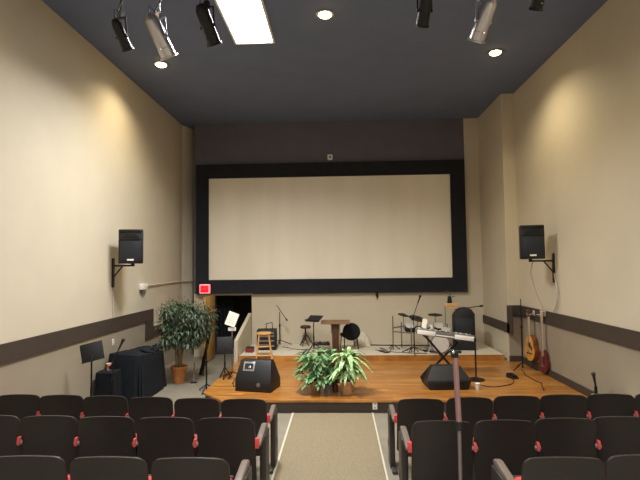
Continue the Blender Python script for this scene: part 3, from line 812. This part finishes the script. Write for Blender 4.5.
m = MB(); m.box((0, -.01, .108), (.16, .18, .014)); m.build('lid', 'black', t, bevel=.005)
t = thing('drum_throne', 'round brown drum stool with dark tripod legs by the end wall', 'stool', (-.86, 11.95, ZT))
m = MB(); m.lathe([(.11, .42), (.13, .43), (.13, .47), (.115, .49)], n=26); m.build('seat', 'brown', t)
m = MB(); m.tube((0, 0, .14), (0, 0, .43), .02); tripod_legs(m, 0, .2, .3, .014, .2); tripod_legs(m, 0, .14, .16, .01, 1.2); m.build('legs', 'blackm', t)
t = thing('pedal_board', 'low dark effects pedal board on the tier near the lectern', 'pedal board', (-.46, 12.02, ZT))
m = MB(); m.prism([(0, -.1, 0), (0, .1, 0), (0, .1, .06), (0, -.1, .03)], (.4, 0, 0), Matrix.Translation((-.2, 0, 0))); m.build('board', 'black', t, bevel=.006)
for k in range(4):
    m = MB(); m.box((-.14 + k * .093, .0, .062), (.06, .1, .035), (R(8), 0, 0)); m.build('pedal', ('kbgrey', 'brown')[k % 2], t, bevel=.004)
# lectern
t = thing('lectern', 'lectern with a wide wooden top on a dark central column', 'lectern', (-.11, 11.1, ZT))
m = MB(); m.prism([(0, -.2, .0), (0, .2, .03), (0, .2, .06), (0, -.2, .03)], (.66, 0, 0), Matrix.Translation((-.33, 0, .64))); m.build('top', 'lecttop', t, bevel=.006)
m = MB(); m.box((0, 0, .33), (.15, .2, .62)); m.build('column', 'brown', t, bevel=.006)
for sx in (-1, 1):
    m = MB(); m.box((sx * .092, .05, .33), (.03, .12, .62)); m.build('side_post', 'cream', t, bevel=.004)
m = MB(); m.box((0, 0, .015), (.42, .36, .03)); m.build('base', 'brown', t, bevel=.006)
# black chair
t = thing('padded_chair', 'black chair with a rounded back beside the lectern', 'chair', (.22, 11.45, ZT), R(14))
m = MB(); m.lathe([(.02, -.05), (.17, -.045), (.215, 0), (.17, .045), (.02, .05)], (0, 0, 0), 26); bk = m.build('backrest', 'blackcloth', t); bk.location = (0, -.16, .42); bk.rotation_euler = (R(82), 0, 0); bk.scale = (1, .95, 1)
m = MB(); m.box((0, .05, .32), (.38, .38, .07)); m.build('seat', 'blackcloth', t, bevel=.025)
for sx in (-1, 1):
    for sy in (-1, 1):
        m = MB(); m.tube((sx * .15, .05 + sy * .15, .3), (sx * .17, .05 + sy * .17, 0), .013); m.build('leg', 'blackm', t)
m = MB(); m.box((0, -.16, .36), (.28, .03, .2)); m.build('back_support', 'blackcloth', t, bevel=.01)
# white cloth covered thing
t = thing('cloth_heap', 'white cloth draped to a point over a low crate by the end wall', 'cloth', (.55, 11.9, ZT))
m = MB(); rr = random.Random(2)
N = 40; rings = []
for r_, z in ((.2, 0), (.19, .1), (.15, .19), (.08, .27), (.03, .33)):
    rings.append([m.bm.verts.new((r_ * (1 + .1 * math.sin(7 * 2 * PI * i / N + z * 5)) * math.cos(2 * PI * i / N), .75 * r_ * (1 + .1 * math.sin(7 * 2 * PI * i / N)) * math.sin(2 * PI * i / N), z + .003)) for i in range(N)])
for j in range(4):
    for i in range(N): m.bm.faces.new((rings[j][i], rings[j][(i + 1) % N], rings[j + 1][(i + 1) % N], rings[j + 1][i]))
m.bm.faces.new(rings[-1]); m.bm.faces.new(rings[0][::-1])
m.build('cloth', 'carpet_white', t)

# ------------------------------------------------------------------ drums
t = thing('drum_kit', 'electronic drum kit with dark pads on a metal rack behind the keyboard', 'drum kit', (1.9, 11.3, ZT))
def rp(n, a, b, r_=.016, mt='kbgrey'):
    m = MB(); m.tube(a, b, r_); return m.build(n, mt, t)
for x, y, h in ((-.68, .0, .78), (-.3, -.3, .55), (.15, .15, .6), (.55, -.1, .6), (-.45, .25, .6)):
    rp('rack_post', (x, y, 0), (x, y, h))
m = MB(); m.tube((-.68, 0, .5), (-.45, .25, .5), .016); m.tube((-.45, .25, .5), (.15, .15, .5), .016); m.tube((.15, .15, .5), (.55, -.1, .5), .016); m.tube((-.68, 0, .42), (-.3, -.3, .42), .016); m.build('rack_bar', 'kbgrey', t)
m = MB(); m.tube((-1.2, .05, .1), (.55, -.1, .1), .014); m.build('floor_bar', 'blackm', t)
def cym(x, y, z, r_, rx, ry):
    m = MB(); m.lathe([(r_, 0), (r_ * .97, .008), (.04, .022), (.03, .04), (.0075, .045)], n=30); c = m.build('cymbal', 'cymbal', t); c.location = (x, y, z); c.rotation_euler = (rx, ry, 0)
    m = MB(); m.tube((x, y, .45), (x, y, z + .03), .009); m.build('cymbal_rod', 'kbgrey', t)
cym(-.42, .1, .78, .13, R(10), R(12)); cym(-.13, -.1, .72, .2, R(14), R(12)); cym(.32, .1, .78, .17, R(6), 0)
def pad(x, y, z, r_, rx=R(20), h=.06):
    m = MB(); m.lathe([(r_ * .9, 0), (r_, .01), (r_, h), (r_ * .93, h + .008)], n=26); c = m.build('drum_pad', 'black', t); c.location = (x, y, z); c.rotation_euler = (rx, 0, 0)
    m = MB(); m.lathe([(r_ * .9, h + .006), (r_ * .9, h + .013), (.02, h + .014)], n=26); hd = m.build('drum_head', 'drumhead', c)
pad(-.3, -.12, .46, .13, R(25), .12); pad(.1, .12, .5, .12, R(35)); pad(.38, .05, .5, .12, R(35)); pad(.5, -.16, .42, .12, R(20))
m = MB(); m.lathe([(.2, -.05), (.205, -.045), (.205, .05), (.19, .055)], n=32); bd = m.build('bass_drum', 'kbgrey', t); bd.location = (.29, -.52, .215); bd.rotation_euler = (R(84), 0, 0)
m = MB(); m.lathe([(.185, .052), (.185, .06), (.02, .061)], n=32); m.build('bass_head', 'drumhead', bd)
m = MB(); m.tube((.1, -.5, .2), (.02, -.56, .01), .01); m.tube((.48, -.5, .2), (.56, -.56, .01), .01); m.build('spur', 'chrome', t)
for x, y in ((-.3, -.3), (-.68, 0), (.55, -.1)):
    m = MB()
    for k in range(3): m.tube((x, y, .12), (x + .16 * math.cos(k * 2.1), y + .16 * math.sin(k * 2.1), .008), .009)
    m.build('tripod_foot', 'blackm', t)
for lab, x, y in (('black foot pedal on the tier at the outer end of the drum kit', .98, 11.0), ('black foot pedal on the tier behind the bass drum', 2.0, 11.05)):
    p = thing('foot_pedal', lab, 'pedal', (x, y, ZT), R(30), 'drum pedals')
    m = MB(); m.box((0, 0, .012), (.12, .3, .022)); m.build('base_plate', 'blackm', p, bevel=.004)
    m = MB(); m.box((0, 0, .05), (.1, .26, .014), (R(12), 0, 0)); m.build('footboard', 'kbgrey', p, bevel=.003)
t = thing('percussion_stand', 'thin stand with tan wood blocks, black cowbell and small cymbal on top', 'percussion stand', (2.5, 11.6, ZT))
m = MB(); tripod_legs(m, 0, .18, .16, .009); m.build('tripod_base', 'blackm', t)
m = MB(); m.tube((0, 0, .1), (0, 0, 1.02), .009); m.tube((.12, 0, .98), (.12, 0, 1.3), .008); m.tube((0, 0, 1.0), (.2, 0, 1.0), .01); m.build('rod', 'kbgrey', t)
m = MB(); m.box((.15, 0, 1.0), (.34, .09, .075)); m.build('wood_block', 'block', t, bevel=.01)
m = MB(); m.box((.13, 0, .925), (.17, .08, .05)); m.build('wood_block', 'block', t, bevel=.01)
m = MB(); m.prism([(.06, -.05, 1.04), (.16, -.05, 1.04), (.145, -.05, 1.2), (.075, -.05, 1.2)], (0, .1, 0)); m.build('cowbell', 'redbox' if False else 'black', t, bevel=.006)
m = MB(); m.tube((.17, 0, 1.18), (.25, 0, 1.185), .014); m.build('wing_bolt', 'chrome', t)
m = MB(); m.lathe([(.12, 1.3), (.115, 1.307), (.03, 1.32), (.008, 1.335)], (.06, 0, 0), 26); m.build('cymbal', 'cymbal', t)
t = thing('cabinet_speaker', 'large black loudspeaker standing on the tier behind the keyboard', 'speaker', (2.85, 11.35, ZT), R(-8))
pf = [(-.23, 0), (.23, 0), (.24, .82), (.18, .92), (.05, .96), (-.06, .94), (-.17, .86), (-.235, .76)]
m = MB(); m.prism([(x, -.2, z) for x, z in pf], (0, .4, 0)); m.build('cabinet', 'black', t, bevel=.02)
m = MB(); m.box((0, -.206, .39), (.4, .014, .68)); m.build('grille', 'grille', t, bevel=.004)
m = MB()
for sx in (-1, 1):
    for sy in (-1, 1): m.tube((sx * .17, sy * .15, 0), (sx * .17, sy * .15, .012), .03)
m.build('feet', 'blackm', t)

# ------------------------------------------------------------------ keyboard on its stand
KX, KY, KZ, TLT = 2.0, 9.4, .9, R(7.5)
t = thing('keyboard_stand', 'black folding cross stand carrying the keyboard', 'keyboard stand', (KX, KY, ZS))
for y in (-.11, .11):
    pass
a = []
for sy in (-.05, .05):
    m = MB(); m.tube((-.38, sy - .1, .72), (.2, sy - .1, .0150), .02); m.build('leg', 'blackm', t)
m = MB(); m.tube((.28, .1, .58), (-.28, .1, .015), .022); m.build('leg', 'blackm', t)
m = MB(); m.tube((.2, -.2, .016), (.2, .2, .016), .016); m.tube((-.28, -.2, .016), (-.28, .2, .016), .016); m.build('foot', 'blackm', t)
m = MB(); m.tube((-.38, -.16, .7), (-.38, .16, .7), .014); m.tube((.28, -.16, .605), (.28, .16, .605), .014); m.build('support_arm', 'blackm', t)
m = MB(); m.tube((-.06, -.13, .33), (-.06, .12, .33), .035); m.build('pivot', 'blackm', t)
t = thing('electronic_keyboard', 'silver and white electronic keyboard tilted on a cross stand', 'keyboard', (KX, KY, KZ)); t.rotation_euler = (R(-4), -TLT, PI + R(-3))
m = MB(); m.prism([(0, -.15, 0), (0, .15, 0), (0, .15, .1), (0, .05, .1), (0, -.02, .07), (0, -.15, .06)], (1.1, 0, 0), Matrix.Translation((-.55, 0, 0))); m.build('body', 'kbgrey', t, bevel=.008)
for x0, x1 in ((-.54, -.16), (.2, .54)):
    m = MB(); m.box(((x0 + x1) / 2, .153, .05), (x1 - x0, .012, .085)); m.build('end_panel', 'keywhite', t, bevel=.004)
m = MB(); m.box((.02, .153, .035), (.34, .01, .02)); m.build('trim_line', 'keywhite', t)
m = MB()
for k in range(36): m.box((-.49 + k * .028, -.085, .073), (.026, .12, .014))
kk = m.build('white_keys', 'keywhite', t)
m = MB()
for k in range(35):
    if k % 7 not in (2, 6): m.box((-.476 + k * .028, -.06, .082), (.013, .07, .016))
m.build('black_keys', 'black', t)
m = MB(); m.box((.0, .08, .102), (.3, .05, .006)); m.build('display', 'blackm', t)
t = thing('paper_slip', 'white sheet propped upright on the end of the keyboard', 'paper', (KX - .36, KY + .1, 1.05), R(-5))
m = MB(); m.box((0, 0, .09), (.09, .004, .17), (R(-10), R(12), 0)); m.build('sheet', 'paper', t)
m = MB(); m.box((0, 0, .005), (.07, .04, .01)); m.build('clip', 'white', t)
t = thing('small_white_cup', 'small white cup on the middle of the keyboard', 'cup', (KX - .22, KY + .1, 1.03))
m = MB(); m.lathe([(.022, 0), (.03, .08), (.027, .08), (.02, .006)], n=16); m.build('cup_wall', 'white', t)
m = MB(); m.path([(.026, 0, .06), (.048, 0, .05), (.044, 0, .025), (.023, 0, .02)], .005); m.build('handle', 'white', t)
t = thing('stage_pedal', 'small black pedal on the planks near the wall with the guitars', 'pedal', (3.12, 9.0, ZS), R(20))
m = MB(); m.prism([(0, -.1, 0), (0, .1, 0), (0, .1, .07), (0, -.1, .03)], (.12, 0, 0), Matrix.Translation((-.06, 0, 0))); m.build('body', 'black', t, bevel=.006)
m = MB(); m.box((0, 0, .06), (.1, .16, .012), (R(11), 0, 0)); m.build('treadle', 'blackm', t)
def cab(label, pts, matn='cableb', r_=.007):
    P2 = []
    for i in range(len(pts) - 1):
        for k in range(6):
            u = k / 6; P2.append(Vector(pts[i]).lerp(Vector(pts[i + 1]), u) + Vector((.03 * math.sin(i * 2 + u * PI), .03 * math.cos(i + u * PI), 0)))
    P2.append(Vector(pts[-1]))
    m = MB(); m.path(P2, r_); tag(m.build('stage_cable', matn), label, 'cable', 'stage cables')
z = ZS + .008
cab('thin dark cable curving over the planks from the pedal', [(3.1, 8.88, z), (2.9, 8.5, z), (2.6, 8.35, z), (2.35, 8.5, z)])
cab('thin dark cable along the planks below the guitars', [(3.55, 9.7, z), (3.4, 9.2, z), (3.5, 8.6, z), (3.3, 8.1, z)])
cab('thin dark cable running from the sheet stand to the wedge monitor', [(-2.0, 9.0, z), (-1.95, 8.6, z), (-1.8, 8.4, z)])
cab('thin dark cable lying on the pale tier before the drums', [(.8, 11.2, ZT + .008), (1.3, 10.9, ZT + .008), (1.9, 10.75, ZT + .008)])
cab('thin cable lying on the pale tier below the boom stand', [(-1.4, 11.7, ZT + .008), (-1.1, 11.4, ZT + .008), (-.75, 11.35, ZT + .008)])

# ------------------------------------------------------------------ guitars on the wall
def guitar(label, y, zb, bh, bw, nlen, top, side, acoustic, x=XR):
    t = thing('guitar', label, 'guitar', (x - .03, y, zb), R(-90) + R(12), 'guitars hanging on the wall')
    # local: x = width, y = depth to the wall (front is -y), z up
    N = 44; pts = []
    for i in range(N):
        a = 2 * PI * i / N
        k = (1 - math.cos(a)) / 2            # 0 bottom .. 1 top
        w = bw / 2 * (math.sin(PI * min(1, k * 1.0)) ** .45) * (1 - .26 * k - .16 * math.exp(-((k - .62) / .12) ** 2))
        pts.append((math.copysign(w, math.sin(a)) if math.sin(a) else 0, k * bh))
    dp = .1 if acoustic else .045
    m = MB(); m.prism([(px, -dp - .02, pz) for px, pz in pts], (0, dp, 0)); b = m.build('body', side, t, bevel=.004)
    m = MB(); m.prism([(px * .985, -dp - .024, pz * .985 + bh * .007) for px, pz in pts], (0, .004, 0)); m.build('soundboard', top, t)
    if acoustic:
        m = MB(); m.lathe([(.05, 0), (.05, .002), (.0, .002)][:2], (0, -dp - .0245, bh * .62), 24, (PI / 2, 0, 0)); m.build('sound_hole', 'black', t)
        m = MB(); m.box((0, -dp - .03, bh * .3), (.15, .012, .024)); m.build('bridge', 'brown', t)
        m = MB(); m.prism([(.05, -dp - .0265, bh * .62), (.1, -dp - .0265, bh * .5), (.07, -dp - .0265, bh * .4), (.03, -dp - .0265, bh * .5)], (0, .002, 0)); m.build('pickguard', 'black', t)
    else:
        m = MB(); m.box((0, -dp - .028, bh * .45), (.08, .01, .025)); m.box((0, -dp - .028, bh * .65), (.08, .01, .025)); m.build('pickup', 'black', t)
        m = MB(); m.box((0, -dp - .028, bh * .28), (.08, .01, .03)); m.build('bridge', 'chrome', t)
    zt = bh + nlen
    m = MB(); m.box((0, -dp - .022, (bh * .72 + zt) / 2), (.05, .026, zt - bh * .72)); m.build('neck', 'neck', t, bevel=.006)
    m = MB(); m.prism([(-.028, -dp - .03, zt), (.028, -dp - .03, zt), (.04, -dp - .02, zt + .15), (-.04, -dp - .02, zt + .15)], (0, .016, 0)); hs = m.build('headstock', 'brown' if acoustic else 'neck', t, bevel=.003)
    for k in range(3):
        for sx in (-1, 1):
            m = MB(); m.tube((sx * .03, -dp - .02, zt + .03 + k * .045), (sx * .06, -dp - .02, zt + .03 + k * .045), .007); m.build('tuning_peg', 'chrome', hs)
    m = MB()
    for k in range(6): m.tube((-.018 + k * .0072, -dp - .038, bh * .3), (-.014 + k * .0056, -dp - .037, zt), .0012, n=4)
    m.build('strings', 'steel', t)
    return t
guitar('natural-topped acoustic guitar hanging on the wall beside the tall pole', 9.72, .37, .5, .38, .36, 'guitar', 'gside', True)
guitar('dark red guitar hanging on the wall, nearer the seats', 9.22, .25, .42, .32, .58, 'guitar_red', 'guitar_red', False)
for lab, y, z in (('wall hanger holding the natural acoustic guitar', 9.72, 1.3), ('wall hanger holding the dark red guitar', 9.22, 1.34)):
    h = thing('guitar_hanger', lab, 'guitar hanger', (XR - .024, y, z), 0, 'guitar hangers')
    m = MB(); m.box((-.008, 0, 0), (.016, .08, .1)); m.build('plate', 'cable', h, bevel=.004)
    m = MB(); m.tube((-.01, 0, -.01), (-.09, 0, -.03), .009); m.tube((-.085, -.035, -.03), (-.14, -.035, -.02), .008); m.tube((-.085, .035, -.03), (-.14, .035, -.02), .008); m.tube((-.085, -.035, -.03), (-.085, .035, -.03), .008); m.build('yoke', 'cable', h)
# white bench
t = thing('white_bench', 'low white bench against the wall behind the front row of seats', 'bench', (3.62, 6.5, 0))
m = MB(); m.box((0, 0, .475), (.42, .6, .05)); m.build('top', 'white', t, bevel=.008)
m = MB(); m.box((0, 0, .38), (.36, .54, .14)); m.build('apron', 'white', t, bevel=.004)
for sx in (-1, 1):
    for sy in (-1, 1):
        m = MB(); m.box((sx * .17, sy * .26, .227), (.045, .045, .454)); m.build('leg', 'white', t, bevel=.004)

# ------------------------------------------------------------------ world, camera, view
w = bpy.data.worlds.new('world'); SC.world = w; w.use_nodes = True
bg = w.node_tree.nodes['Background']; bg.inputs[0].default_value = (.01, .01, .011, 1); bg.inputs[1].default_value = 1
cd = bpy.data.cameras.new('camera'); cam = bpy.data.objects.new('camera', cd); COL.objects.link(cam)
cd.sensor_width = 36; cd.lens = 36 * 480 / 640; cd.clip_start = .05
cam.matrix_world = Matrix.Translation((0, 0, 2.3)) @ Matrix.Rotation(R(2.27), 4, 'Z') @ Matrix.Rotation(PI / 2 + R(2.98), 4, 'X') @ Matrix.Rotation(R(-.7), 4, 'Z')
SC.camera = cam
SC.view_settings.view_transform = 'Standard'; SC.view_settings.look = 'None'
SC.view_settings.gamma = 1; SC.view_settings.use_curve_mapping = False
SC.view_settings.exposure = .15
